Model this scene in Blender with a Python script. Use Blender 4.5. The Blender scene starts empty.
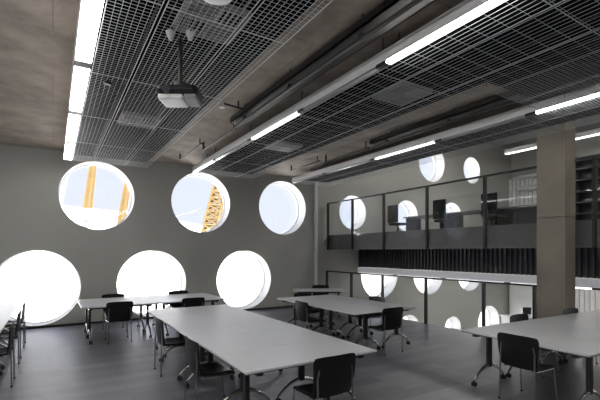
import bpy, bmesh, math, random
from mathutils import Vector, Matrix
random.seed(7)
C = bpy.context.scene.collection
PI = math.pi
A = math.atan2(.5255, .851)          # yaw of the camera against the building grid
EYE = 1.65

# ------------------------------------------------------------------ materials
def nodes(name):
    m = bpy.data.materials.new(name); m.use_nodes = True
    nt = m.node_tree
    return m, nt, nt.nodes['Principled BSDF']

def mat(name, col, rough=.5, metal=0., spec=.5, ior=1.5, emit=0., ecol=None, noise=0., nscale=8., bump=0.):
    m, nt, b = nodes(name)
    b.inputs['Base Color'].default_value = (*col, 1)
    b.inputs['Roughness'].default_value = rough
    b.inputs['Metallic'].default_value = metal
    b.inputs['Specular IOR Level'].default_value = spec; b.inputs['IOR'].default_value = ior
    if emit:
        b.inputs['Emission Color'].default_value = (*(ecol or col), 1)
        b.inputs['Emission Strength'].default_value = emit
    if noise or bump:
        tc = nt.nodes.new('ShaderNodeTexCoord'); n = nt.nodes.new('ShaderNodeTexNoise')
        n.inputs['Scale'].default_value = nscale; n.inputs['Detail'].default_value = 6
        nt.links.new(tc.outputs['Object'], n.inputs['Vector'])
        if noise:
            r = nt.nodes.new('ShaderNodeMapRange')
            r.inputs['To Min'].default_value = 1 - noise; r.inputs['To Max'].default_value = 1 + noise
            r.inputs['From Min'].default_value = .3; r.inputs['From Max'].default_value = .7
            v = nt.nodes.new('ShaderNodeVectorMath'); v.operation = 'SCALE'
            v.inputs[0].default_value = col
            nt.links.new(n.outputs['Fac'], r.inputs['Value'])
            nt.links.new(r.outputs['Result'], v.inputs['Scale'])
            nt.links.new(v.outputs['Vector'], b.inputs['Base Color'])
        if bump:
            bp = nt.nodes.new('ShaderNodeBump'); bp.inputs['Strength'].default_value = bump
            bp.inputs['Distance'].default_value = .02
            nt.links.new(n.outputs['Fac'], bp.inputs['Height']); nt.links.new(bp.outputs['Normal'], b.inputs['Normal'])
    return m

def glass_mat(name, tint=(1, 1, 1), refl=.06):
    m = bpy.data.materials.new(name); m.use_nodes = True; nt = m.node_tree
    nt.nodes.remove(nt.nodes['Principled BSDF'])
    out = nt.nodes['Material Output']
    t = nt.nodes.new('ShaderNodeBsdfTransparent'); t.inputs['Color'].default_value = (*tint, 1)
    g = nt.nodes.new('ShaderNodeBsdfGlossy'); g.inputs['Roughness'].default_value = .02
    lw = nt.nodes.new('ShaderNodeLayerWeight'); lw.inputs['Blend'].default_value = .5
    pw = nt.nodes.new('ShaderNodeMath'); pw.operation = 'POWER'; pw.inputs[1].default_value = 5
    f = nt.nodes.new('ShaderNodeMath'); f.operation = 'MULTIPLY_ADD'; f.inputs[1].default_value = .9; f.inputs[2].default_value = refl / 2
    nt.links.new(lw.outputs['Facing'], pw.inputs[0]); nt.links.new(pw.outputs[0], f.inputs[0])
    mx = nt.nodes.new('ShaderNodeMixShader')
    nt.links.new(f.outputs[0], mx.inputs[0]); nt.links.new(t.outputs[0], mx.inputs[1]); nt.links.new(g.outputs[0], mx.inputs[2])
    nt.links.new(mx.outputs[0], out.inputs['Surface'])
    return m

def concrete(name, col, joint=(2.4, 1.2), amt=.36):
    m, nt, b = nodes(name)
    tc = nt.nodes.new('ShaderNodeTexCoord')
    br = nt.nodes.new('ShaderNodeTexBrick'); br.offset = 0.5
    br.inputs['Scale'].default_value = 1; br.inputs['Mortar Size'].default_value = .006
    br.inputs['Brick Width'].default_value = joint[0]; br.inputs['Row Height'].default_value = joint[1]
    br.inputs['Color1'].default_value = (*[c * 1.06 for c in col], 1); br.inputs['Color2'].default_value = (*[c * .92 for c in col], 1)
    br.inputs['Mortar'].default_value = (*[c * .72 for c in col], 1)
    n = nt.nodes.new('ShaderNodeTexNoise'); n.inputs['Scale'].default_value = 1.9; n.inputs['Detail'].default_value = 9
    n.inputs['Roughness'].default_value = .65
    r = nt.nodes.new('ShaderNodeMapRange'); r.inputs['From Min'].default_value = .3; r.inputs['From Max'].default_value = .7
    r.inputs['To Min'].default_value = 1 - amt; r.inputs['To Max'].default_value = 1 + amt
    v = nt.nodes.new('ShaderNodeVectorMath'); v.operation = 'SCALE'
    L = nt.links.new
    L(tc.outputs['Object'], br.inputs['Vector']); L(tc.outputs['Object'], n.inputs['Vector'])
    L(n.outputs['Fac'], r.inputs['Value']); L(br.outputs['Color'], v.inputs[0]); L(r.outputs['Result'], v.inputs['Scale'])
    L(v.outputs['Vector'], b.inputs['Base Color'])
    b.inputs['Roughness'].default_value = .75
    bp = nt.nodes.new('ShaderNodeBump'); bp.inputs['Strength'].default_value = .15; bp.inputs['Distance'].default_value = .02
    L(n.outputs['Fac'], bp.inputs['Height']); L(bp.outputs['Normal'], b.inputs['Normal'])
    return m

def floor_mat():
    m, nt, b = nodes('dark_plank_vinyl')
    tc = nt.nodes.new('ShaderNodeTexCoord')
    br = nt.nodes.new('ShaderNodeTexBrick'); br.offset = .37
    br.inputs['Scale'].default_value = 1; br.inputs['Mortar Size'].default_value = .002
    br.inputs['Brick Width'].default_value = 1.2; br.inputs['Row Height'].default_value = .2
    c = (.10, .10, .126)
    br.inputs['Color1'].default_value = (*[x * 1.2 for x in c], 1); br.inputs['Color2'].default_value = (*[x * .72 for x in c], 1)
    br.inputs['Mortar'].default_value = (*[x * .6 for x in c], 1)
    n = nt.nodes.new('ShaderNodeTexNoise'); n.inputs['Scale'].default_value = 2.; n.inputs['Detail'].default_value = 8
    mp = nt.nodes.new('ShaderNodeMapping'); mp.inputs['Scale'].default_value = (1, 6, 1)
    r = nt.nodes.new('ShaderNodeMapRange'); r.inputs['From Min'].default_value = .3; r.inputs['From Max'].default_value = .7
    r.inputs['To Min'].default_value = .36; r.inputs['To Max'].default_value = .41
    r2 = nt.nodes.new('ShaderNodeMapRange'); r2.inputs['From Min'].default_value = .3; r2.inputs['From Max'].default_value = .7
    r2.inputs['To Min'].default_value = .85; r2.inputs['To Max'].default_value = 1.15
    v = nt.nodes.new('ShaderNodeVectorMath'); v.operation = 'SCALE'
    L = nt.links.new
    L(tc.outputs['Object'], br.inputs['Vector']); L(tc.outputs['Object'], mp.inputs['Vector']); L(mp.outputs['Vector'], n.inputs['Vector'])
    sp = nt.nodes.new('ShaderNodeSeparateColor'); L(br.outputs['Color'], sp.inputs['Color'])
    mr = nt.nodes.new('ShaderNodeMapRange'); mr.inputs['From Min'].default_value = c[0] * .72; mr.inputs['From Max'].default_value = c[0] * 1.2
    mr.inputs['To Min'].default_value = -.03; mr.inputs['To Max'].default_value = .05; L(sp.outputs[0], mr.inputs['Value'])
    ad = nt.nodes.new('ShaderNodeMath'); ad.operation = 'ADD'; L(r.outputs['Result'], ad.inputs[0]); L(mr.outputs['Result'], ad.inputs[1])
    L(n.outputs['Fac'], r.inputs['Value']); L(n.outputs['Fac'], r2.inputs['Value'])
    L(br.outputs['Color'], v.inputs[0]); L(r2.outputs['Result'], v.inputs['Scale'])
    L(v.outputs['Vector'], b.inputs['Base Color'])
    L(ad.outputs[0], b.inputs['Roughness'])
    b.inputs['IOR'].default_value = 3.4
    m2 = nt.nodes.new('ShaderNodeMapRange'); m2.inputs['From Min'].default_value = c[0] * .72; m2.inputs['From Max'].default_value = c[0] * 1.2
    m2.inputs['To Min'].default_value = .36; m2.inputs['To Max'].default_value = .58; L(sp.outputs[0], m2.inputs['Value']); L(m2.outputs['Result'], b.inputs['Specular IOR Level'])
    return m

M = dict(
    wall=mat('grey_wall_paint', (.48, .48, .446), .7, noise=.04, nscale=.8, spec=.3),
    reveal=mat('white_reveal_paint', (.90, .90, .89), .6, spec=.3),
    ceil=concrete('board_marked_concrete', (.36, .305, .255)),
    column=concrete('column_concrete', (.29, .255, .205), (9., 1.63), .16),
    floor=floor_mat(),
    slab=mat('slab_grey', (.3, .3, .3), .8),
    black=mat('black_metal', (.018, .018, .019), .45),
    blackpl=mat('black_plastic', (.010, .010, .011), .45, spec=.3, noise=.15, nscale=30),
    top=mat('white_laminate', (.74, .755, .79), .33, noise=.02, nscale=3, spec=.5, ior=2.7),
    edge=mat('dark_table_edge', (.12, .12, .12), .5),
    chrome=mat('chrome', (.62, .62, .62), .22, metal=1),
    steel=mat('dull_steel_tube', (.25, .25, .26), .35, metal=1),
    rubber=mat('black_rubber', (.02, .02, .02), .7),
    darkgrid=mat('dark_grid_metal', (.42, .43, .45), .5),  # same metal as the left raft, with its shade put into the colour
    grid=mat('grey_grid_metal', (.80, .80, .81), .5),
    gridframe=mat('grid_frame_metal', (.45, .46, .46), .45),
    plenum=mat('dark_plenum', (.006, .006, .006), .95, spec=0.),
    housing=mat('light_grey_housing', (.80, .80, .79), .4),
    lamp_on=mat('lit_diffuser', (.9, .9, .9), .5, emit=15., ecol=(1, .97, .93)),
    lamp_bright=mat('bright_lit_diffuser', (.9, .9, .9), .5, emit=7.5, ecol=(1, .98, .96)),
    lamp_dim=mat('dim_lit_diffuser', (.8, .8, .8), .35, emit=2., ecol=(1, .98, .96)),
    lamp_side=mat('glowing_side_strip', (.75, .75, .77), .5, emit=.10, ecol=(.95, .96, 1)),  # weak glow added to a housing side to brighten it
    lamp_off=mat('unlit_louvre', (.75, .75, .78), .25, metal=.6),
    uplight=mat('uplight_diffuser', (.9, .9, .9), .5, emit=.3, ecol=(1, .95, .88)),  # glow added on housing tops to throw light upwards
    glass=glass_mat('clear_glass', (.97, .98, .98)),
    frame=mat('pale_window_frame', (.75, .75, .75), .4),
    spandrel=mat('grey_mesh_film', (.115, .106, .11), .38, noise=.25, nscale=40),
    slat=mat('dark_slat', (.05, .053, .06), .5),
    channel=mat('channel_glass', (.86, .86, .84), .35),
    white=mat('white_paint', (.82, .82, .81), .4),
    vent=mat('vent_grey', (.26, .26, .26), .5),
    fabric=mat('white_dome_fabric', (.80, .79, .80), .8),
    yellow=mat('yellow_steel', (.17, .108, .036), .5),
    cable=mat('pale_cable', (.5, .5, .52), .6),
    clamp=mat('dark_clamp', (.12, .12, .13), .6),
    ground=mat('pale_paving', (.42, .42, .412), .9),
    pipe=mat('dark_pipe', (.035, .032, .03), .5),
    screen=mat('dark_screen', (.02, .02, .022), .25),
    lens=mat('projector_lens', (.05, .05, .06), .1),
    grey=mat('mid_grey_laminate', (.22, .22, .22), .5),
)

# ------------------------------------------------------------------ mesh helpers
class MB:
    def __init__(s): s.v, s.f, s.mi = [], [], []
    def add(s, vs, fs, mi=0):
        o = len(s.v); s.v += [tuple(v) for v in vs]
        s.f += [tuple(i + o for i in f) for f in fs]; s.mi += [mi] * len(fs); return s
    def box(s, a, b, mi=0):
        (x0, y0, z0), (x1, y1, z1) = a, b
        return s.add([(x0, y0, z0), (x1, y0, z0), (x1, y1, z0), (x0, y1, z0), (x0, y0, z1), (x1, y0, z1), (x1, y1, z1), (x0, y1, z1)],
                     [(0, 3, 2, 1), (4, 5, 6, 7), (0, 1, 5, 4), (1, 2, 6, 5), (2, 3, 7, 6), (3, 0, 4, 7)], mi)
    def tube(s, pts, r, n=8, mi=0):
        pts = [Vector(p) for p in pts]; rings = []
        rs = r if isinstance(r, (list, tuple)) else [r] * len(pts)
        up0 = None
        for i, p in enumerate(pts):
            if i == 0: d = pts[1] - p
            elif i == len(pts) - 1: d = p - pts[i - 1]
            else: d = (pts[i + 1] - p).normalized() + (p - pts[i - 1]).normalized()
            d.normalize()
            if up0 is None:
                up0 = Vector((0, 0, 1)) if abs(d.z) < .9 else Vector((1, 0, 0))
            a = d.cross(up0).normalized(); b = a.cross(d).normalized(); up0 = b
            rings.append([p + (a * math.cos(2 * PI * k / n) + b * math.sin(2 * PI * k / n)) * rs[i] for k in range(n)])
        vs = [q for R in rings for q in R]; fs = []
        for i in range(len(rings) - 1):
            for k in range(n):
                fs.append((i * n + k, i * n + (k + 1) % n, (i + 1) * n + (k + 1) % n, (i + 1) * n + k))
        fs.append(tuple(range(n - 1, -1, -1))); e = (len(rings) - 1) * n; fs.append(tuple(range(e, e + n)))
        return s.add(vs, fs, mi)
    def lathe(s, prof, c=(0, 0, 0), n=24, axis='z', mi=0):
        vs = []; fs = []
        for (r, h) in prof:
            for k in range(n):
                a = 2 * PI * k / n; x, y = r * math.cos(a), r * math.sin(a)
                p = {'z': (x, y, h), 'y': (x, h, y), 'x': (h, x, y)}[axis]
                vs.append((p[0] + c[0], p[1] + c[1], p[2] + c[2]))
        m = len(prof)
        for i in range(m - 1):
            for k in range(n):
                fs.append((i * n + k, i * n + (k + 1) % n, (i + 1) * n + (k + 1) % n, (i + 1) * n + k))
        fs.append(tuple(range(n - 1, -1, -1))); fs.append(tuple(range((m - 1) * n, m * n)))
        return s.add(vs, fs, mi)
    def build(s, name, m, parent=None, smooth=False, bevel=0, loc=None):
        me = bpy.data.meshes.new(name); me.from_pydata(s.v, [], s.f)
        for x in (m if isinstance(m, (list, tuple)) else [m]): me.materials.append(x)
        for p, i in zip(me.polygons, s.mi): p.material_index = i
        bm = bmesh.new(); bm.from_mesh(me); bmesh.ops.recalc_face_normals(bm, faces=bm.faces)
        bm.to_mesh(me); bm.free()
        o = bpy.data.objects.new(name, me); C.objects.link(o)
        if smooth:
            for p in me.polygons: p.use_smooth = True
            try:
                me.set_sharp_from_angle(angle=math.radians(40))
            except Exception: pass
        if bevel:
            b = o.modifiers.new('b', 'BEVEL'); b.width = bevel; b.segments = 2; b.limit_method = 'ANGLE'
        if parent: o.parent = parent
        if loc: o.location = loc
        return o

def tag(o, label=None, cat=None, group=None, kind=None):
    if label: o['label'] = label
    if cat: o['category'] = cat
    if group: o['group'] = group
    if kind: o['kind'] = kind
    return o
def empty(name, loc=(0, 0, 0), rz=0):
    o = bpy.data.objects.new(name, None); C.objects.link(o); o.empty_display_size = .1
    o.location = loc; o.rotation_euler = (0, 0, rz); return o
def dup(root, loc, rz, label, group=None):
    def cp(o, parent):
        c = o.copy(); C.objects.link(c)
        if parent is not None: c.parent = parent
        for ch in [x for x in o.children]: cp(ch, c)
        return c
    r = cp(root, None); r.location = loc; r.rotation_euler = (0, 0, rz); r['label'] = label
    if group: r['group'] = group
    return r
def cam2w(X, Z):            # a point given by its offset right of, and depth ahead of, the camera
    return (.851 * X + .5255 * Z, -.5255 * X + .851 * Z)
def struct(mb, name, m, **k):
    o = mb.build(name, m, **k); o['kind'] = 'structure'; return o

# ------------------------------------------------------------------ setting
VF = 10.36                     # inner face of the front wall
TH = .52
UE = 7.36                      # edge of this floor at the void
CEIL = 3.9
UL, UR, VB = -4.2, 17.6, -6.0
HI, LO = 2.1, -2.45            # floors of the half level above and the half level below

holes = [(.89, 2.96, .79), (3.35, 2.96, .79), (5.81, 2.96, .79),
         (-2.74, .87, .82), (-.28, .87, .82), (2.11, .87, .82), (4.58, .87, .82),
         (9.66, .87, .84), (12.15, .87, .84), (14.64, .87, .82),
         (8.46, 2.96, .56), (10.98, 2.96, .57), (13.5, 2.96, .65),
         (12.33, 5.05, .72), (14.77, 5.03, .54),
         (11.09, -1.20, .55), (13.56, -1.42, .50), (15.94, -1.42, .76)]
def pierced_wall(name, rect, hs, Mx, n=72):
    cu = bpy.data.curves.new('c', 'CURVE'); cu.dimensions = '2D'; cu.fill_mode = 'BOTH'; cu.extrude = TH / 2
    def spl(pts):
        q = cu.splines.new('POLY'); q.points.add(len(pts) - 1)
        for a, p in zip(q.points, pts): a.co = (p[0], p[1], 0, 1)
        q.use_cyclic_u = True
    a0, b0, a1, b1 = rect
    spl([(a0, b0), (a1, b0), (a1, b1), (a0, b1)])
    for u, z, r in hs:
        spl([(u + r * math.cos(2 * PI * k / n), z + r * math.sin(2 * PI * k / n)) for k in range(n)])
    t = bpy.data.objects.new('t', cu); C.objects.link(t)
    dg = bpy.context.evaluated_depsgraph_get()
    me = bpy.data.meshes.new_from_object(t.evaluated_get(dg))
    bpy.data.objects.remove(t); bpy.data.curves.remove(cu)
    me.materials.clear(); me.materials.append(M['wall']); me.materials.append(M['reveal'])
    for p in me.polygons: p.material_index = 0 if abs(p.normal.z) > .5 else 1
    me.transform(Matrix.Translation((0, 0, TH / 2)))
    me.transform(Mx)
    o = bpy.data.objects.new(name, me); C.objects.link(o); o['kind'] = 'structure'
    return o
win = [0]
def window(u, z, r, Mx):
    m = MB(); n = 56; pr = [(r, .40), (r, .47), (r - .014, .47), (r - .014, .40)]
    vs = []; fs = []
    for k in range(n):
        a = 2 * PI * k / n
        for (q, d) in pr: vs.append(Mx @ Vector((u + (q - .002) * math.cos(a), z + (q - .002) * math.sin(a), d)))
    for k in range(n):
        for j in range(4):
            fs.append((k * 4 + j, k * 4 + (j + 1) % 4, ((k + 1) % n) * 4 + (j + 1) % 4, ((k + 1) % n) * 4 + j))
    m.add(vs, fs); win[0] += 1
    f = struct(m, 'window_%d' % win[0], M['frame'])
    g = MB().lathe([(r - .014, .425), (r - .014, .445)], (u, z, 0), n); g.v = [tuple(Mx @ Vector(p)) for p in g.v]
    g.build('glass_pane', M['glass'], f)
MF = Matrix(((1, 0, 0, 0), (0, 0, 1, VF), (0, 1, 0, 0), (0, 0, 0, 1)))      # (across, up, outwards) of the front wall
ML = Matrix(((0, 0, -1, UL), (1, 0, 0, 0), (0, 1, 0, 0), (0, 0, 0, 1)))     # the same for the left wall
pierced_wall('wall_front', (UL - TH, LO - .3, UR + .3, 6.6), holes, MF)
for h in holes: window(*h, MF)
lh = [(-4.4 + 2.44 * k, .98, .80) for k in range(6)] + [(-3.18 + 2.44 * k, 2.9, .80) for k in range(6)]  # unseen windows, put in to bring daylight from the left
pierced_wall('wall_left', (VB - .3, LO - .3, VF - .001, 6.6), lh, ML)
for h in lh: window(*h, ML)

# ground slabs of the three levels
struct(MB().box((UL, VB, -.30), (UE, VF, 0)).box((UE, VB, -.30), (8.62, 3.55, 0)), 'floor', M['floor'])
struct(MB().box((UL, VB, LO - .25), (UR, VF, LO)), 'floor_below', M['floor'])
struct(MB().box((UE, VB, 1.80), (UR, VF, HI)), 'floor_upper', M['slab'])
struct(MB().box((UL, VB, CEIL), (7.2, VF, CEIL + .35)), 'ceiling', M['ceil'])
struct(MB().box((UL, VB, 6.3), (UR, VF, 6.6)), 'ceiling_upper', M['slab'])
struct(MB().box((UL, VB - .25, LO), (UR, VB, 6.3)), 'wall_back', M['wall'])
# side wall of ribbed channel glass
w = MB().box((UR, VB, LO), (UR + .25, VF, 6.3))
struct(w, 'wall_right', M['wall'])
for nm, z0, z1 in (('trim_2', HI, 5.0), ('trim_3', LO, 1.1)):
    w = MB(); v = VB + .1
    while v < VF - .12:
        w.box((UR - .05, v, z0), (UR - .001, v + .15, z1)); v += .18
    struct(w, nm, M['channel'])
struct(MB().box((UR - .16, VF - .12, HI), (UR - .06, VF - .001, 4.9)), 'trim_4', M['white'])
struct(MB().box((UR - .16, VF - .12, LO), (UR - .06, VF - .001, 1.1)), 'trim_5', M['white'])
# base of the front wall and the slim white riser by the void
struct(MB().box((UL, VF - .02, 0), (6.9, VF - .001, .045)), 'baseboard_front', M['black'])
struct(MB().box((6.90, VF - .10, .001), (6.985, VF - .001, CEIL - .001)), 'trim_1', M['white'])

# slatted screen below the upper half level, and its ceiling soffit
s = MB().box((8.74, VB + .3, 1.16), (8.80, VF - .01, 1.80))
v = VB + .3
while v < VF - .06:
    s.box((8.68, v, 1.15), (8.74, v + .045, 1.80)); v += .115
struct(s, 'trim_6', M['slat'])
struct(MB().box((8.80, VB + .3, 1.16), (UR - .3, VF - .02, 1.24)), 'ceiling_below', M['slat'])

# column
col = MB().box((6.97, 3.22, 0.0005), (7.32, 3.66, 2.215)).box((6.985, 3.235, 2.215), (7.305, 3.645, 2.225)).box((6.97, 3.22, 2.225), (7.32, 3.66, CEIL))
c = col.build('column', M['column'], bevel=.006)
tag(c, kind='structure')
cb = MB().box((6.95, 3.20, 0.0005), (7.34, 3.68, .05)).build('trim_7', M['black']); tag(cb, kind='structure')

# ------------------------------------------------------------------ balustrades
def balustrade(name, u, zb, zt, ps, label, v0, v1, span=None, at=None):
    r = empty(name, (u, (v0 + v1) / 2, zb)); cy = (v0 + v1) / 2
    def L(mb, nm, m, **k):
        mb.v = [(x - u, y - cy, z - zb) for x, y, z in mb.v]; return mb.build(nm, m, r, **k)
    L(MB().box((u - .03, v0, zt - .035), (u + .03, v1, zt)), 'top_rail', M['black'])
    for p in ps:
        L(MB().box((u - .035, p - .022, zb), (u + .035, p + .022, zt - .035)), 'post', M['black'])
    q = sorted(list(ps))
    if q[-1] < v1 - .1: q = q + [v1]
    for a, b in zip(q[:-1], q[1:]):
        L(MB().box((u - .006, a + .03, zb + .05), (u + .006, b - .03, zt - .04)), 'glass_panel', M['glass'])
    if span:
        s_ = L(MB().box((u + .012, v0, span[0]), (u + .030, v1, span[1])), 'mesh_band', M['spandrel'])
    tag(r, label, 'railing')
    if at: r.location, r.rotation_euler = at[0], (0, 0, at[1])
posts = [10.2, 9.0, 7.72, 6.30, 4.85, 3.86]
balustrade('balustrade', 7.29, 0, 1.07, posts, 'low black post and rail balustrade along the edge of the floor beside the void', 3.80, 10.22)
posts2 = [10.2, 9.0, 7.72, 6.30, 4.85, 3.45, 2.95, 1.2, -.6]
balustrade('gallery_balustrade', 7.33, 1.72, 3.18, posts2, 'raised glass gallery balustrade with a dark mesh band along its foot', -.6, 10.22, (1.72, 2.17))

# ------------------------------------------------------------------ ceiling grids and lamps
GZ = 3.6
def grid_strip(u0, u1, v0, v1, su, sv, label, name='ceiling_grid', depth=.004, gm='grid'):
    uc, vc = (u0 + u1) / 2, (v0 + v1) / 2
    r = empty(name, (uc, vc, GZ))
    t = .0013 if su < .055 else .0011
    g = MB(); w, l = (u1 - u0) / 2 - .02, (v1 - v0) / 2 - .02
    n = max(2, round(2 * w / su))
    for i in range(1, n):
        x = -w + 2 * w * i / n; g.box((x - t, -l, 0), (x + t, l, depth))
    n = max(2, round(2 * l / sv))
    for i in range(1, n):
        y = -l + 2 * l * i / n; g.box((-w, y - t, 0.001), (w, y + t, depth - .001))
    g.build('mesh_grid', M[gm], r)
    f = MB(); W, Ln = (u1 - u0) / 2 - .012, (v1 - v0) / 2 - .002
    for sx in (-1, 1): f.box((sx * (W - .003) - .003, -Ln, -.001), (sx * (W - .003) + .003, Ln, .006))
    k = max(1, round(2 * Ln / 1.7))
    for i in range(k + 1):
        y = -Ln + .01 + (2 * Ln - .02) * i / k; f.box((-W, y - .003, -.0005), (W, y + .003, .0055))
    f.build('edge_frame', M[gm], r)
    for y in (-Ln * .7, -Ln * .2, Ln * .3, Ln * .85):
        for sx in (-1, 1):
            MB().tube([(sx * (W - .01), y, .05), (sx * (W - .01), y, CEIL - GZ)], .004, 6).build('hanger_rod', M['black'], r)
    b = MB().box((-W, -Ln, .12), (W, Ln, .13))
    b.build('backing_sheet', M['plenum'], r)  # black sheet stands in for the unlit space above the mesh
    tag(r, label, 'ceiling grid', 'suspended open-cell ceiling grids')
VE = 9.75; VS = -1.6
LU = (.19, 2.83, 5.67)
where = ('the lamp rail nearest the left edge', 'the middle lamp rail', 'the right lamp rail')
for i, u in enumerate(LU):
    sv = .05 if i == 0 else .19
    su = .05 if i == 0 else .06
    nm = ('left', 'middle', 'right')[i]
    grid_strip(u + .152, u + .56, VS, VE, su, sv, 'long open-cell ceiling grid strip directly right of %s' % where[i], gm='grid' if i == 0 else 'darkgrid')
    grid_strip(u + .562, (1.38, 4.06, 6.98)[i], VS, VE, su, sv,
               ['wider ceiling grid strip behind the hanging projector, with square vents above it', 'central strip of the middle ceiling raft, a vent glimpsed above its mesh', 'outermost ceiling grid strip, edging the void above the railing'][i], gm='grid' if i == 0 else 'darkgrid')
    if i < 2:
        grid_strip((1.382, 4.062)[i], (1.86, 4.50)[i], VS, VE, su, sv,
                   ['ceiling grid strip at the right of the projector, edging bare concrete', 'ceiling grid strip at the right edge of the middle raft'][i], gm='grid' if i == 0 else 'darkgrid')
grid_strip(4.51, 5.66, VS, 2.95, .05, .05, 'short dense ceiling grid panel filling the gap at upper right between two rafts', gm='darkgrid')

BR = [9.80, 8.22, 6.43, 4.73, 3.12, 1.42, -.3, -1.7]
state = {0: ['dim'] * 7, 1: ['dim', 'off', 'dim', 'off', 'on', 'on', 'on'], 2: ['off', 'off', 'dim', 'off', 'on', 'on', 'on']}
state[0] = ['bright'] * 7
def lamp_rail(u, z, br, st, label, side=1, w=.15, h=.19, ceil=CEIL, up=True):
    vc = (br[0] + br[-1]) / 2
    r = empty('linear_lamp', (u + w / 2, vc, z))
    H = MB(); L = (br[0] - br[-1]) / 2
    H.box((-w / 2, -L, .03), (-w / 2 + .012, L, h)); H.box((w / 2 - .012, -L, .03), (w / 2, L, h))
    H.box((-w / 2, -L, h - .03), (w / 2, L, h - .018))
    for e in (-1, 1): H.box((-w / 2, e * (L - .006) - .006, .0), (w / 2, e * (L - .006) + .006, h))
    H.build('housing', M['housing'], r)
    for a, b, s in zip(br[:-1], br[1:], st):
        MB().box((-w / 2 + .002, b - vc + .065, .0), (w / 2 - .002, a - vc - .065, .03)).build('diffuser', M['lamp_' + s], r)
    for b in br[1:-1]:
        MB().box((-w / 2 - .004, b - vc - .075, -.002), (w / 2 + .004, b - vc + .075, .035)).build('joint_clip', M['black'], r)
        MB().tube([(0, b - vc, h - .02), (0, b - vc, ceil - z)], .006, 6).build('hanger_rod', M['black'], r)
    if up:
        MB().box((-w / 2 + .001, -L + .02, h - .018), (w / 2 - .001, L - .02, h + .002)).build('uplight_strip', M['uplight'], r)  # added emitter, lights what lies above the rail
    tag(r, label, 'ceiling lamp', 'linear ceiling lamps')
    return r
lamp_rail(-2.65, GZ, BR, ['dim', 'dim', 'dim', 'dim', 'on', 'on', 'on'], 'lit linear ceiling lamp over the left-edge tables')  # unseen rail added to light the left of the room
lamp_rail(LU[0], GZ, BR, state[0], 'lit linear ceiling lamp at far left, running along bare concrete')
lamp_rail(LU[1] + .095, GZ, BR, state[1], w=.055, h=.15, up=False, label='long grey linear ceiling lamp through the middle, bright at its near end')
lamp_rail(LU[2] + .108, GZ, BR, state[2], w=.042, h=.15, up=False, label='grey linear ceiling lamp at right, beside the raft over the void')
B2 = [9.45, 7.7, 5.9, 4.1, 2.3, .5, -1.3]
lamp_rail(15.55, 5.6, B2, ['dim'] * 6, 'linear lamp of the upper level, passing behind the concrete column', ceil=6.3)
for u in (9.6, 12.5):  # hidden rails added to light the gallery side
    lamp_rail(u, 5.6, B2, ['on'] * 6, 'linear lamp of the upper level, above the gallery desks', ceil=6.3)
B3 = [10.2, 8.5, 6.8, 5.1, 3.4, 1.7, 0, -1.7]
lower = lamp_rail(8.52, .95, B3, ['dim'] * 7, 'pale linear lamp below the dark slats across the void', ceil=1.8, h=.20)
lo_ = (B3[0] - B3[-1]) / 2 - .03
MB().box((-.079, -lo_, .035), (-.0755, lo_, .195)).build('side_diffuser', M['lamp_side'], lower)  # glow added so the housing side reads pale
for u in (11.6, 14.4):  # more rails added out of sight to light the lower level
    lamp_rail(u, .92, [9.6] + B3[1:], ['on'] * 7, 'linear lamp of the level below, hidden behind the slats', ceil=1.16, up=False)

# vents above the grids
def vent(u, v, label):
    r = empty('ceiling_vent', (u, v, 3.665))
    f = MB(); w = .27
    for a in (-1, 1):
        f.box((-w, a * (w - .012) - .012, 0), (w, a * (w - .012) + .012, .05)); f.box((a * (w - .012) - .012, -w, 0), (a * (w - .012) + .012, w, .05))
    f.box((-w, -.008, 0), (w, .008, .03)); f.box((-.008, -w, 0), (.008, w, .03))
    f.build('frame', M['vent'], r)
    s = MB()
    for qx in (-1, 1):
        for qy in (-1, 1):
            for k in range(5):
                d = .03 + k * .045
                if qx * qy > 0: s.box((min(qx * .01, qx * .25), qy * d - .007, .002), (max(qx * .01, qx * .25), qy * d + .007, .02))
                else: s.box((qx * d - .007, min(qy * .01, qy * .25), .002), (qx * d + .007, max(qy * .01, qy * .25), .02))
    s.build('vanes', M['vent'], r)
    MB().box((-.2, -.2, .05), (.2, .2, CEIL - 3.665)).build('duct_neck', M['plenum'], r)
    tag(r, label, 'vent', 'square ceiling vents')
vent(1.19, 3.42, 'square white ceiling vent directly above the projector pole')
vent(1.14, 6.6, 'square white ceiling vent over the mesh between projector and front wall')
vent(3.83, 3.7, 'square ceiling vent over the near part of the middle grid raft')
vent(3.80, 6.75, 'square ceiling vent over the far end of the middle grid raft')

# projector
pr = empty('projector', (1.0, 3.72, 3.02))
pj = MB().box((-.19, -.14, .035), (.19, .14, .135)); pj.build('body', M['blackpl'], pr, bevel=.045)
MB().box((-.17, -.12, .0), (.05, .12, .05)).build('underside', M['white'], pr, bevel=.015)
MB().box((.06, -.12, .004), (.17, .12, .05)).build('lens_bay', M['grey'], pr, bevel=.012)
MB().tube([(0, 0, .13), (0, 0, CEIL - 3.02)], .022, 12).build('pole', M['black'], pr, smooth=True)
MB().tube([(0, 0, .13), (0, 0, .19)], .06, 12).build('swivel', M['black'], pr, smooth=True)
MB().tube([(-.08, -.135, .075), (-.08, -.165, .075)], .035, 16).build('lens', M['lens'], pr, smooth=True)
for sx in (-1, 1):
    MB().tube([(sx * .09, 0, .585), (sx * .09, 0, .66)], [.018, .045], 10).build('bracket', M['white'], pr)
pr.rotation_euler = (0, 0, -A)
tag(pr, 'black projector with pale underside hanging on a pole from the ceiling', 'projector')
dm = MB().lathe([(.02, 0), (.09, .006), (.13, .03), (.135, .055), (.12, .07)], (0, 0, 0), 28).build('dome_body', M['white'], None, smooth=True)
dm.name = 'ceiling_sensor'; dm.location = (1.02, 2.83, 3.515)
MB().tube([(0, 0, .07), (0, 0, CEIL - 3.515)], .012, 8).build('stem', M['white'], dm)
tag(dm, 'round white ceiling sensor cut by the top of the picture', 'sensor')

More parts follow.
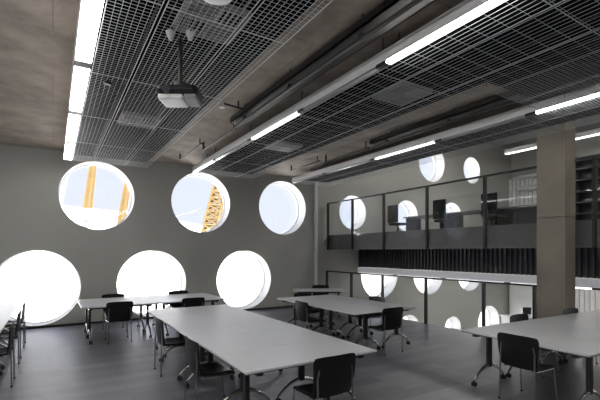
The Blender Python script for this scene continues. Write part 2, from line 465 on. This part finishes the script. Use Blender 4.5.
sn = MB().lathe([(.035, 0), (.045, .012), (.045, .03)], (0, 0, 0), 16).build('smoke_detector', M['black'], None, smooth=True, loc=(.53, 5.05, 3.565))
tag(sn, 'small black detector on the grid strip beside the left lamp rail', 'detector')

# conduits
def conduit(pts, r, label, n=10, clips=(), m='pipe', name='conduit_pipe'):
    p0 = Vector(pts[0]); o = MB().tube([Vector(p) - p0 for p in pts], r, n).build(name, M[m], None, smooth=True, loc=p0)
    for c in clips:
        c = Vector(c); MB().tube([c - p0, Vector((c.x, c.y, CEIL)) - p0], .012, 6).build('pipe_clip', M['black'], o)
    tag(o, label, 'pipe')
    return o
def along(u, z, a, b): return [(u, a, z), (u, b, z)]
def tray(u, v1, label):
    t = MB(); z = 3.78; vs = -1.6
    t.box((u - .14, vs, z), (u + .14, v1, z + .02)); t.box((u - .14, vs, z), (u - .12, v1, z + .08)); t.box((u + .12, vs, z), (u + .14, v1, z + .08))
    o = t.build('cable_tray', M['pipe'])
    v = v1 - .6
    while v > vs:
        MB().tube([(u - .13, v, z + .07), (u - .13, v, CEIL - .001)], .008, 6).build('hanger_rod', M['black'], o); v -= 1.35
    tag(o, label, 'cable tray')
def under_tray(u, v1, label):
    o = MB().tube([(u, v1, 3.72), (u, -1.6, 3.72)], .026, 10).build('conduit_pipe', M['pipe'], None, smooth=True)
    for v in (v1 - .4, v1 - 1.8, v1 - 3.2, v1 - 4.6): MB().box((u - .03, v - .02, 3.72), (u + .03, v + .02, 3.779)).build('pipe_clip', M['black'], o)
    tag(o, label, 'pipe')
E1 = CEIL - .001
conduit([(2.48, 9.25, E1), (2.48, 9.25, 3.78), (2.48, 7.7, 3.78)], .018, 'slim dark conduit beginning by the upper middle round window', clips=[(2.48, 7.8, 3.78)])
conduit([(2.62, 8.0, E1), (2.62, 8.0, 3.74), (2.62, 6.3, 3.74)], .022, 'short dark conduit stepping down towards the middle lamp rail', clips=[(2.62, 6.4, 3.74)])
tray(2.62, 6.2, 'dark cable tray above the middle lamp rail')
under_tray(2.56, 6.2, 'dark conduit slung under the tray beside the middle lamp rail')
sp = conduit([(2.46, 5.58, 3.80), (2.07, 5.50, 3.80)], .014, 'slim branch pipe ending in a white sprinkler on bare concrete', clips=[(2.35, 5.557, 3.8)])
MB().tube([(-.39, -.08, .02), (-.39, -.08, -.07)], [.03, .045], 12).build('sprinkler_head', M['white'], sp)
conduit([(5.30, 9.0, E1), (5.30, 9.0, 3.78), (5.30, 7.7, 3.78)], .018, 'slim dark conduit at the far end of the right lamp rail', clips=[(5.30, 7.8, 3.78)])
conduit([(5.40, 7.6, E1), (5.40, 7.6, 3.74), (5.40, 6.1, 3.74)], .022, 'short dark conduit stepping down towards the right lamp rail', clips=[(5.40, 6.2, 3.74)])
tray(5.46, 6.0, 'dark cable tray above the right lamp rail')
under_tray(5.40, 6.0, 'dark conduit slung under the tray beside the right lamp rail')

# ------------------------------------------------------------------ tables
TZ = .74
FS = .9167                      # furniture against the room's drawing unit (see the last lines)
KT, KC = 1.0678, 1.0784
protos = {}
def table_proto(L, W):
    r = empty('meeting_table')
    MB().box((-L / 2 + .002, -W / 2 + .002, TZ - .022), (L / 2 - .002, W / 2 - .002, TZ)).build('tabletop', [M['top']], r, bevel=.004)
    e = MB()
    e.box((-L / 2 + .006, -W / 2 + .006, TZ - .030), (L / 2 - .006, W / 2 - .006, TZ - .0215)); e.build('underside_edge', M['edge'], r)
    b = MB(); li = L / 2 - .17
    b.box((-li, -.035, TZ - .095), (li, .035, TZ - .030))
    for s in (-1, 1): b.box((s * li - .03, -W / 2 + .06, TZ - .075), (s * li + .03, W / 2 - .06, TZ - .030))
    b.build('underframe', M['black'], r)
    for s in (-1, 1):
        g = MB().box((s * li - .025, -.035, .225), (s * li + .025, .035, TZ - .07)).build('leg', M['black'], r, bevel=.006)
        f = MB(); h = min(W * .42, .5)
        pts = [(s * li, -h, .085), (s * li, -h * .75, .155), (s * li, -h * .45, .215), (s * li, -h * .15, .245), (s * li, h * .15, .245), (s * li, h * .45, .215), (s * li, h * .75, .155), (s * li, h, .085)]
        f.tube(pts, [.015, .018, .021, .025, .025, .021, .018, .015], 10); f.build('foot', M['chrome'], g, smooth=True)
        for q in (-1, 1):
            k = MB()
            for d in (-1, 1): k.lathe([(.012, -.011), (.030, -.009), (.034, 0), (.030, .009), (.012, .011)], (s * li + d * .017, q * h, .0345), 18, 'x')
            k.tube([(s * li, q * h, .04), (s * li, q * h, .09)], .008, 8)
            k.build('caster', M['rubber'], g, smooth=True)
    tag(r, 'x', 'table', 'white-topped meeting tables')
    return r
def table(u0, u1, v0, v1, along_u, label, rz=0, c=None):
    du, dv = u1 - u0, v1 - v0
    L, W, rot = (du, dv, 0) if along_u else (dv, du, PI / 2)
    key = (round(L / FS, 2), round(W / FS, 2)); cx, cy = (c or ((u0 + u1) / 2, (v0 + v1) / 2))
    if key in protos: r = dup(protos[key], (cx, cy, 0), rot + rz, label, 'white-topped meeting tables')
    else:
        r = table_proto(*key); protos[key] = r; r.location = (cx, cy, 0); r.rotation_euler = (0, 0, rot + rz); r['label'] = label
    r.scale = (FS, FS, FS)
    return r
# big table block in the middle: one table crosswise at each end, two pairs between
a0, a1, am = 1.324, 2.734, 2.029
table(a0, a1, 2.968, 3.668, True, 'white table crosswise at the near end of the central block, a chair at its front')
table(a0, am, 3.669, 5.009, False, 'white table on the left of the central block, nearest left chair pushed under it')
table(am, a1, 3.669, 5.009, False, 'white table on the right of the central block, just beyond its crosswise near end')
table(a0, am, 5.010, 6.350, False, 'white table on the left of the central block, second chair pushed under it')
table(am, a1, 5.010, 6.350, False, 'white table on the right of the central block, far half')
table(a0, a1, 6.351, 7.051, True, 'white table crosswise at the far end of the central block')
# back left, along the windows
b0, bm_, b1 = .416, 1.745, 3.075
table(b0, bm_, 7.955, 8.649, True, 'near left white table of the block along the round windows')
table(bm_, b1, 7.955, 8.649, True, 'near right white table of the block along the round windows')
table(b0, bm_, 8.650, 9.344, True, 'left white table nearest the front wall between two low round windows')
table(bm_, b1, 8.650, 9.344, True, 'right white table nearest the front wall between two low round windows')
# middle right
c0, cm_, c1_ = 4.026, 4.731, 5.435
table(c0, cm_, 4.890, 6.164, False, 'white table at near left of the block before the railing')
table(cm_, c1_, 4.890, 6.164, False, 'white table at near right of the block before the railing')
table(c0, cm_, 6.166, 7.440, False, 'white table at far left of the block before the railing')
table(cm_, c1_, 6.166, 7.440, False, 'white table at far right of the block before the railing')
cc = cam2w(.45 * KT, 9.67 * KT)
table(0, 1.329, 0, .694, True, 'single white table standing askew beyond the others near the corner riser', rz=-A, c=cc)
# right
ang = math.radians(-2.)
def rot5(u, v): return (4.345 + (u - 4.345) * math.cos(ang) - (v - 3.21) * math.sin(ang), 3.21 + (u - 4.345) * math.sin(ang) + (v - 3.21) * math.cos(ang))
for k, lb in enumerate(('shaded white table at the left of the right-hand block, a chair at its end', 'second shaded white table from the left in the right-hand block', 'third shaded white table from the left in the right-hand block',
                        'fourth shaded white table of the right-hand block, before the column', 'last shaded white table of the right-hand block, beyond the column side')):
    u0 = 4.345 + k * .69
    table(u0, u0 + .69, 1.77, 3.21, False, lb, rz=ang, c=rot5(u0 + .345, 2.49))
# left edge
for k, (a, b) in enumerate(((8.126, 9.460), (6.791, 8.125), (5.456, 6.790))):
    for j, (p, q) in enumerate(((-1.245, -.545), (-1.946, -1.246))):
        if j and k == 2: continue
        table(p, q, a, b, False, '%s white table of the %s row at the left edge' % (('farthest', 'middle', 'nearest')[k], ('aisle-side', 'outer')[j]))

# ------------------------------------------------------------------ chairs
def chair_proto():
    r = empty('meeting_chair')          # faces +y, back at y = -.24
    # back: curved shell with rounded lower corners
    nx, nz = 16, 12; W = .248; z0, z1 = .43, .82
    vs, fs = [], []
    for side in (0, 1):
        for i in range(nx + 1):
            t = -1 + 2 * i / nx
            for j in range(nz + 1):
                s = j / nz
                w = W * (1 - .14 * (1 - s) ** 2.2)
                z = z0 + (z1 - z0) * s
                if s > .9: w -= .02 * ((s - .9) / .1) ** 2
                y = -.245 + .035 * (1 - t * t) * -1 + .035 - .035 * (s ** 1.4) + .06 * (1 - s) ** 3
                y = -.235 - .03 * (1 - t * t) - .03 * s + .05 * max(0, .35 - s) ** 1
                z -= .012 * (t ** 4) * (1 if s > .9 else 0)
                vs.append((t * w, y + (0 if side == 0 else .014), z))
    N = (nx + 1) * (nz + 1); idx = lambda sd, i, j: sd * N + i * (nz + 1) + j
    for i in range(nx):
        for j in range(nz):
            fs.append((idx(0, i, j), idx(0, i + 1, j), idx(0, i + 1, j + 1), idx(0, i, j + 1)))
            fs.append((idx(1, i, j), idx(1, i, j + 1), idx(1, i + 1, j + 1), idx(1, i + 1, j)))
    for i in range(nx):
        for j in (0, nz): fs.append((idx(0, i, j), idx(0, i + 1, j), idx(1, i + 1, j), idx(1, i, j)))
    for j in range(nz):
        for i in (0, nx): fs.append((idx(0, i, j), idx(0, i, j + 1), idx(1, i, j + 1), idx(1, i, j)))
    MB().add(vs, fs).build('backrest', M['blackpl'], r, smooth=True)
    # seat: dished pad
    vs, fs = [], []; n = 14
    for side in (0, 1):
        for i in range(n + 1):
            x = -1 + 2 * i / n
            for j in range(n + 1):
                y = -1 + 2 * j / n
                k = 1 - .06 * (y if y > 0 else -y * .8) * abs(x) ** 3
                sx, sy = x * .215 * k, y * .21 * (1 - .05 * abs(x) ** 4)
                z = .452 - .012 * (1 - x * x) + (-.03 * max(0, y - .6) ** 2 / .16) + .012 * max(0, -y - .5)
                vs.append((sx, sy - .01, z if side == 0 else z - .03))
    N = (n + 1) ** 2; idx = lambda sd, i, j: sd * N + i * (n + 1) + j
    for i in range(n):
        for j in range(n):
            fs.append((idx(0, i, j), idx(0, i + 1, j), idx(0, i + 1, j + 1), idx(0, i, j + 1)))
            fs.append((idx(1, i, j), idx(1, i, j + 1), idx(1, i + 1, j + 1), idx(1, i + 1, j)))
    for i in range(n):
        for j in (0, n):
            fs.append((idx(0, i, j), idx(0, i + 1, j), idx(1, i + 1, j), idx(1, i, j)))
            fs.append((idx(0, j, i), idx(0, j, i + 1), idx(1, j, i + 1), idx(1, j, i)))
    MB().add(vs, fs).build('seat', M['blackpl'], r, smooth=True)
    fr = MB()
    for s in (-1, 1): fr.tube([(s * .195, -.20, .405), (s * .2, .17, .405)], .010, 8)
    fr.tube([(-.195, -.15, .405), (.195, -.15, .405)], .009, 8); fr.tube([(-.2, .13, .405), (.2, .13, .405)], .009, 8)
    fr.build('seat_frame', M['chrome'], r, smooth=True)
    for s in (-1, 1):
        MB().tube([(s * .215, .22, .006), (s * .2, .17, .40), (s * .197, .14, .412)], .0095, 8).build('leg', M['steel'], r, smooth=True)
        MB().tube([(s * .212, -.27, .006), (s * .205, -.265, .40), (s * .204, -.255, .62), (s * .19, -.262, .70)], .0095, 8).build('leg', M['steel'], r, smooth=True)
    for sx, sy in ((1, .22), (-1, .22), (1, -.27), (-1, -.27)):
        MB().lathe([(.014, 0), (.014, .018), (.011, .02)], (sx * .214, sy, 0), 10).build('foot_cap', M['rubber'], r)
    tag(r, 'x', 'chair', 'black meeting chairs')
    return r
F, Rr, Bk, Lf = 0, -PI / 2, PI, PI / 2           # facing +v, +u, -v, -u
chairs = [        # where the top of the back stands, and which way the chair faces
    ((1.214, 4.14), Rr, 'black chair facing right, second from the near end of the central table block'),
    ((1.219, 5.67), Rr, 'black chair facing right at the far left side of the central table block'),
    ((2.10, 2.80), F, 'nearest black chair, its back to us at the near end of the central block'),
    ((4.70, 4.72), F, 'black chair, back to us, at the near end of the block before the railing'),
    ((3.85, 6.20), Rr, 'black chair side-on at the left of the table block before the railing'),
    ((1.035, 7.89), F, 'black chair, back to us, at the left of the block along the round windows'),
    ((2.36, 7.81), F, 'black chair, back to us, at the right of the block along the round windows'),
    ((1.10, 9.41), Bk, 'black chair seen only as a bar behind the window block, left one'),
    ((2.48, 9.41), Bk, 'black chair seen only as a bar behind the window block, right one'),
    ((4.28, 2.46), Rr, 'large black chair seen from behind at the left end of the right-hand tables'),
    ((5.70, 3.25), Bk, 'black chair behind the right-hand tables, its top showing near the lower lit panel'),
    ((7.0, 3.16), Bk, 'black chair behind the right-hand tables, its top showing at the foot of the column'),
    ((5.56, 6.04), Lf, 'black chair behind the block before the railing, its top against a low round window'),
    ((4.70, 7.51), Bk, 'black chair at the far end of the block before the railing'),
    ((-.43, 8.62), Lf, 'farthest black chair of the left-edge tables, seen against the bright round window'),
    ((-.43, 7.40), Lf, 'middle black chair of the left-edge tables'),
    ((-.43, 6.20), Lf, 'nearest black chair of the left-edge tables, cut by the picture edge'),
]
cp = None
def set_chair(x, y, rz, lb):
    global cp
    off = Vector((0, .27 * FS, 0)); off.rotate(Matrix.Rotation(rz, 3, 'Z'))
    loc = (x + off.x, y + off.y, 0)
    if cp is None:
        cp = chair_proto(); cp.location = loc; cp.rotation_euler = (0, 0, rz); cp['label'] = lb; cp.scale = (FS, FS, FS)
    else: dup(cp, loc, rz, lb, 'black meeting chairs')
for (x, y), rz, lb in chairs: set_chair(x, y, rz, lb)
x, y = cam2w(.52 * KC, 10.12 * KC)
set_chair(x, y, -A + PI, 'black chair tucked behind the single askew table near the corner riser')

# ------------------------------------------------------------------ upper gallery furniture
def desk(u0, u1, v0, v1, label):
    r = empty('gallery_desk', ((u0 + u1) / 2, (v0 + v1) / 2, HI)); w, l = (u1 - u0) / 2, (v1 - v0) / 2
    MB().box((-w, -l + .004, .70), (w, l - .004, .74)).build('desktop', M['grey'], r)
    for s in (-1, 1):
        MB().box((-w + .05, s * (l - .1) - .02, .001), (w - .05, s * (l - .1) + .02, .70)).build('leg', M['black'], r)
    tag(r, label, 'desk', 'desks on the gallery')
desk(10.2, 11.0, 8.2, 9.8, 'dark desk on the gallery, farthest, across a low round window')
desk(10.2, 11.0, 6.5, 8.1, 'dark desk on the gallery behind the second glass bay')
desk(10.2, 11.0, 4.9, 6.5, 'dark desk on the gallery, nearest behind the balustrade glass')
def task_chair(u, v, rz, label, sc=1.):
    r = empty('task_chair', (u, v, HI), rz)
    b = MB().box((-.23, -.26, .52), (.23, -.20, 1.10)); b.build('backrest', M['blackpl'], r, bevel=.03)
    MB().box((-.24, -.2, .44), (.24, .24, .52)).build('seat', M['blackpl'], r, bevel=.03)
    MB().tube([(0, -.19, .46), (0, -.27, .5), (0, -.27, .7)], .02, 8).build('back_stem', M['black'], r)
    MB().tube([(0, 0, .07), (0, 0, .45)], .028, 10).build('gas_column', M['black'], r)
    bs = MB()
    for k in range(5):
        a = 2 * PI * k / 5; bs.tube([(0, 0, .09), (.28 * math.cos(a), .28 * math.sin(a), .06)], [.025, .015], 8)
        bs.lathe([(.02, -.02), (.029, -.015), (.029, .015), (.02, .02)], (.28 * math.cos(a), .28 * math.sin(a), .029), 12, 'x')
    bs.build('star_base', M['black'], r)
    tag(r, label, 'chair', 'task chairs on the gallery')
task_chair(9.80, 9.65, Rr, 'dark task chair on the gallery beside the farthest desk')
task_chair(9.95, 7.9, Rr, 'dark task chair on the gallery between two round windows')
task_chair(10.0, 6.35, Rr, 'dark task chair on the gallery beside the right gallery post')
cab = empty('low_cabinet', (11.9, 6.9, HI))
MB().box((-.25, -.8, .02), (.25, .8, .80)).build('carcass', M['slat'], cab)
MB().box((-.27, -.82, .80), (.27, .82, .83)).build('cabinet_top', M['grey'], cab)
for k in range(3): MB().box((-.262, -.78 + k * .53, .06), (-.25, -.27 + k * .53, .78)).build('door', M['slat'], cab)
MB().box((-.25, -.8, 0), (.25, .8, .02)).build('plinth', M['black'], cab)
tag(cab, 'dark low cabinet on the gallery left of the ribbed pale wall', 'cabinet')

# pipes along the ribbed side wall
for z, lb in ((4.92, 'upper pale pipe along the ribbed wall of the upper level'), (4.40, 'lower pale pipe along the ribbed wall of the upper level')):
    o = MB().tube([(0, 9.9, 0), (0, -2, 0)], .10, 12).build('wall_pipe', M['housing'], None, smooth=True, loc=(UR - .17, 0, z))
    for v in (9, 6, 3): MB().box((-.02, v - .02, -.02), (.12, v + .02, .02)).build('bracket', M['black'], o)
    tag(o, lb, 'pipe')
# bookcase of the upper level right of the column
bk = empty('shelving_unit', (14.6, 5.2, HI))
for k in range(8): MB().box((-.2, -1.2, .05 + k * .36), (.2, 1.2, .08 + k * .36)).build('shelf', M['slat'], bk)
for s in (-1, 1): MB().box((-.2, s * 1.18 - .02, 0), (.2, s * 1.18 + .02, 2.65)).build('side_panel', M['slat'], bk)
MB().box((.17, -1.2, .05), (.2, 1.2, 2.65)).build('back_panel', M['black'], bk)
tag(bk, 'tall dark shelving seen through the gallery glass right of the column', 'shelves')

# desk with a screen on the level below
x, y = cam2w(9.0, 15.9)
d = empty('counter_desk', (x, y, LO), -A)
MB().box((-.9, -.35, 1.52), (.6, .35, 1.56)).build('desktop', M['white'], d)
MB().box((-.85, .25, .001), (.55, .3, 1.52)).build('front_panel', M['white'], d)
for s in (-.8, .5): MB().box((s - .03, -.3, .001), (s + .03, .3, 1.52)).build('leg', M['white'], d)
tag(d, 'white high counter on the level below, in front of the pale ribbed wall', 'desk')
d = empty('monitor', (x + .03, y, LO + 1.56), -A)
MB().box((-.17, -.02, .06), (.17, .02, .34)).build('screen', M['screen'], d)
MB().tube([(0, 0, .01), (0, 0, .1)], .02, 8).build('stand', M['black'], d)
MB().box((-.1, -.08, 0), (.1, .08, .012)).build('base', M['black'], d)
tag(d, 'dark monitor standing on the white counter of the level below', 'monitor')

d = empty('white_board', (17.2, 9.25, LO), -PI / 2)
MB().box((-.9, -.02, .9), (.9, .02, 2.75)).build('board', M['white'], d)
for s_ in (-.7, .7):
    MB().box((s_ - .02, .02, .03), (s_ + .02, .05, 2.7)).build('leg', M['black'], d)
    MB().box((s_ - .03, -.14, 0), (s_ + .03, .14, .03)).build('foot', M['black'], d)
tag(d, 'tall white board standing along the ribbed wall behind the counter on the level below', 'board')

# ------------------------------------------------------------------ outside
GZ0 = -9.35
cx, cy = cam2w(-60, 80); R_, H_ = 70, 20
prof = [(R_ * math.cos(t), H_ * math.sin(t)) for t in [PI / 2 * k / 24 for k in range(24)]] + [(.5, H_)]
dome = MB().lathe(prof, (0, 0, 0), 96).build('fabric_dome', M['fabric'], None, smooth=True, loc=(cx, cy, GZ0))
tag(dome, 'huge white fabric dome filling the view through the low round windows', 'dome')
gr = MB().box((-160, 12.5, GZ0 - .3), (260, 320, GZ0)).build('ground', M['ground']); gr['kind'] = 'structure'
def dome_hit(px, py):       # where the sight line of a pixel meets the dome
    r, t = (px - 300) / 400, (252 - py) / 400
    s = 12.
    while s < 160:
        q = cam2w(r * s, s); z = EYE + t * s
        e = ((q[0] - cx) ** 2 + (q[1] - cy) ** 2) / R_ ** 2 + ((z - GZ0) / H_) ** 2
        if e < 1: return Vector((q[0], q[1], z))
        s += .1
for px, py in ((72, 208), (76, 201.5), (95, 213), (86, 222), (114, 212), (118, 218), (107, 208.5), (131, 216)):
    h = dome_hit(px, py)
    if h is None: continue
    n = Vector(((h.x - cx) / R_ ** 2, (h.y - cy) / R_ ** 2, (h.z - GZ0) / H_ ** 2)).normalized()
    k = MB().lathe([(.06, -.3), (.16, -.1), (.16, .1), (.06, .2)], (0, 0, 0), 10)
    o = k.build('cable_clamp', M['clamp'], dome); o.location = h + n * .1 - dome.location
def mast(X0, z0, X1, z1, Z, w0, w1, label, nb=14):
    a = Vector((*cam2w(X0, Z), z0)); b = Vector((*cam2w(X1, Z), z1))
    R = Vector((.851, -.5255, 0)); Fw = Vector((.5255, .851, 0)); m = MB()
    P = lambda t, i: a.lerp(b, t) - a + (R * (1, -1, -1, 1)[i] + Fw * (1, 1, -1, -1)[i]) * (w0 + (w1 - w0) * t) / 2
    tr = .085 * max(w0, .7)
    for i in range(4): m.tube([P(0, i), P(1, i)], tr, 6)
    for k in range(nb):
        for i in range(4):
            j = (i + 1) % 4; t0, t1 = k / nb, (k + 1) / nb
            m.tube([P(t0, i), P(t1, j)], tr * .7, 5); m.tube([P(t0, j), P(t1, i)], tr * .7, 5); m.tube([P(t1, i), P(t1, j)], tr * .7, 5)
    o = m.build('lattice_mast', M['yellow'], None, loc=a); tag(o, label, 'mast', 'yellow masts of the dome'); return o
def mast_px(p0, p1, Z, w0, w1, label, nb, drop=0):
    f = lambda p: ((p[0] - 300) / 400 * Z, EYE + (252 - p[1]) / 400 * Z)
    (X0, z0), (X1, z1) = f(p0), f(p1)
    return mast(X0, z0, X1, z1, Z, w0, w1, label, nb)
mast_px((87.5, 209), (96, 140), 42, .62, .32, 'yellow lattice mast at the centre of the upper left window', 22)
mast_px((118, 240), (131, 165), 36, .45, .35, 'yellow lattice mast at the right side of the upper left window', 22)
mast_px((207, 245), (233, 140), 36, 1.2, 1.1, 'broad leaning yellow lattice mast in the upper middle window', 16)

# ------------------------------------------------------------------ light
w = bpy.data.worlds.new('sky'); bpy.context.scene.world = w; w.use_nodes = True
nt = w.node_tree; bg = nt.nodes['Background']
tc = nt.nodes.new('ShaderNodeTexCoord'); sx = nt.nodes.new('ShaderNodeSeparateXYZ'); rp = nt.nodes.new('ShaderNodeValToRGB')
nt.links.new(tc.outputs['Generated'], sx.inputs[0]); nt.links.new(sx.outputs['Z'], rp.inputs['Fac']); nt.links.new(rp.outputs['Color'], bg.inputs['Color'])
rp.color_ramp.elements[0].color = (.63, .66, .77, 1); rp.color_ramp.elements[1].color = (.58, .62, .76, 1)
bg.inputs['Strength'].default_value = 1.0
sun = bpy.data.lights.new('sun', 'SUN'); sun.energy = 22.0; sun.angle = math.radians(8); sun.color = (1, .97, .93)
so = bpy.data.objects.new('sun', sun); C.objects.link(so)
so.rotation_euler = Vector((-.06, .62, -.78)).to_track_quat('-Z', 'Y').to_euler()

# ------------------------------------------------------------------ camera
cam = bpy.data.cameras.new('camera'); co = bpy.data.objects.new('camera', cam); C.objects.link(co)
co.location = (0, 0, EYE); co.rotation_euler = (PI / 2, 0, -A)
cam.sensor_width = 36; cam.lens = 24; cam.shift_y = 52 / 600; cam.clip_start = .05; cam.clip_end = 600
sc = bpy.context.scene; sc.camera = co
K = 1 / FS                      # drawing unit -> metres (eye at 1.8 m)
for o in list(sc.objects):
    if o.parent is None:
        o.location = Vector(o.location) * K
        if o.type not in ('CAMERA', 'LIGHT'): o.scale = Vector(o.scale) * K
sc.view_settings.view_transform = 'Standard'; sc.view_settings.look = 'None'
sc.view_settings.exposure = .58; sc.view_settings.gamma = 1
sc.cycles.max_bounces = 10; sc.cycles.diffuse_bounces = 5; sc.cycles.transparent_max_bounces = 24
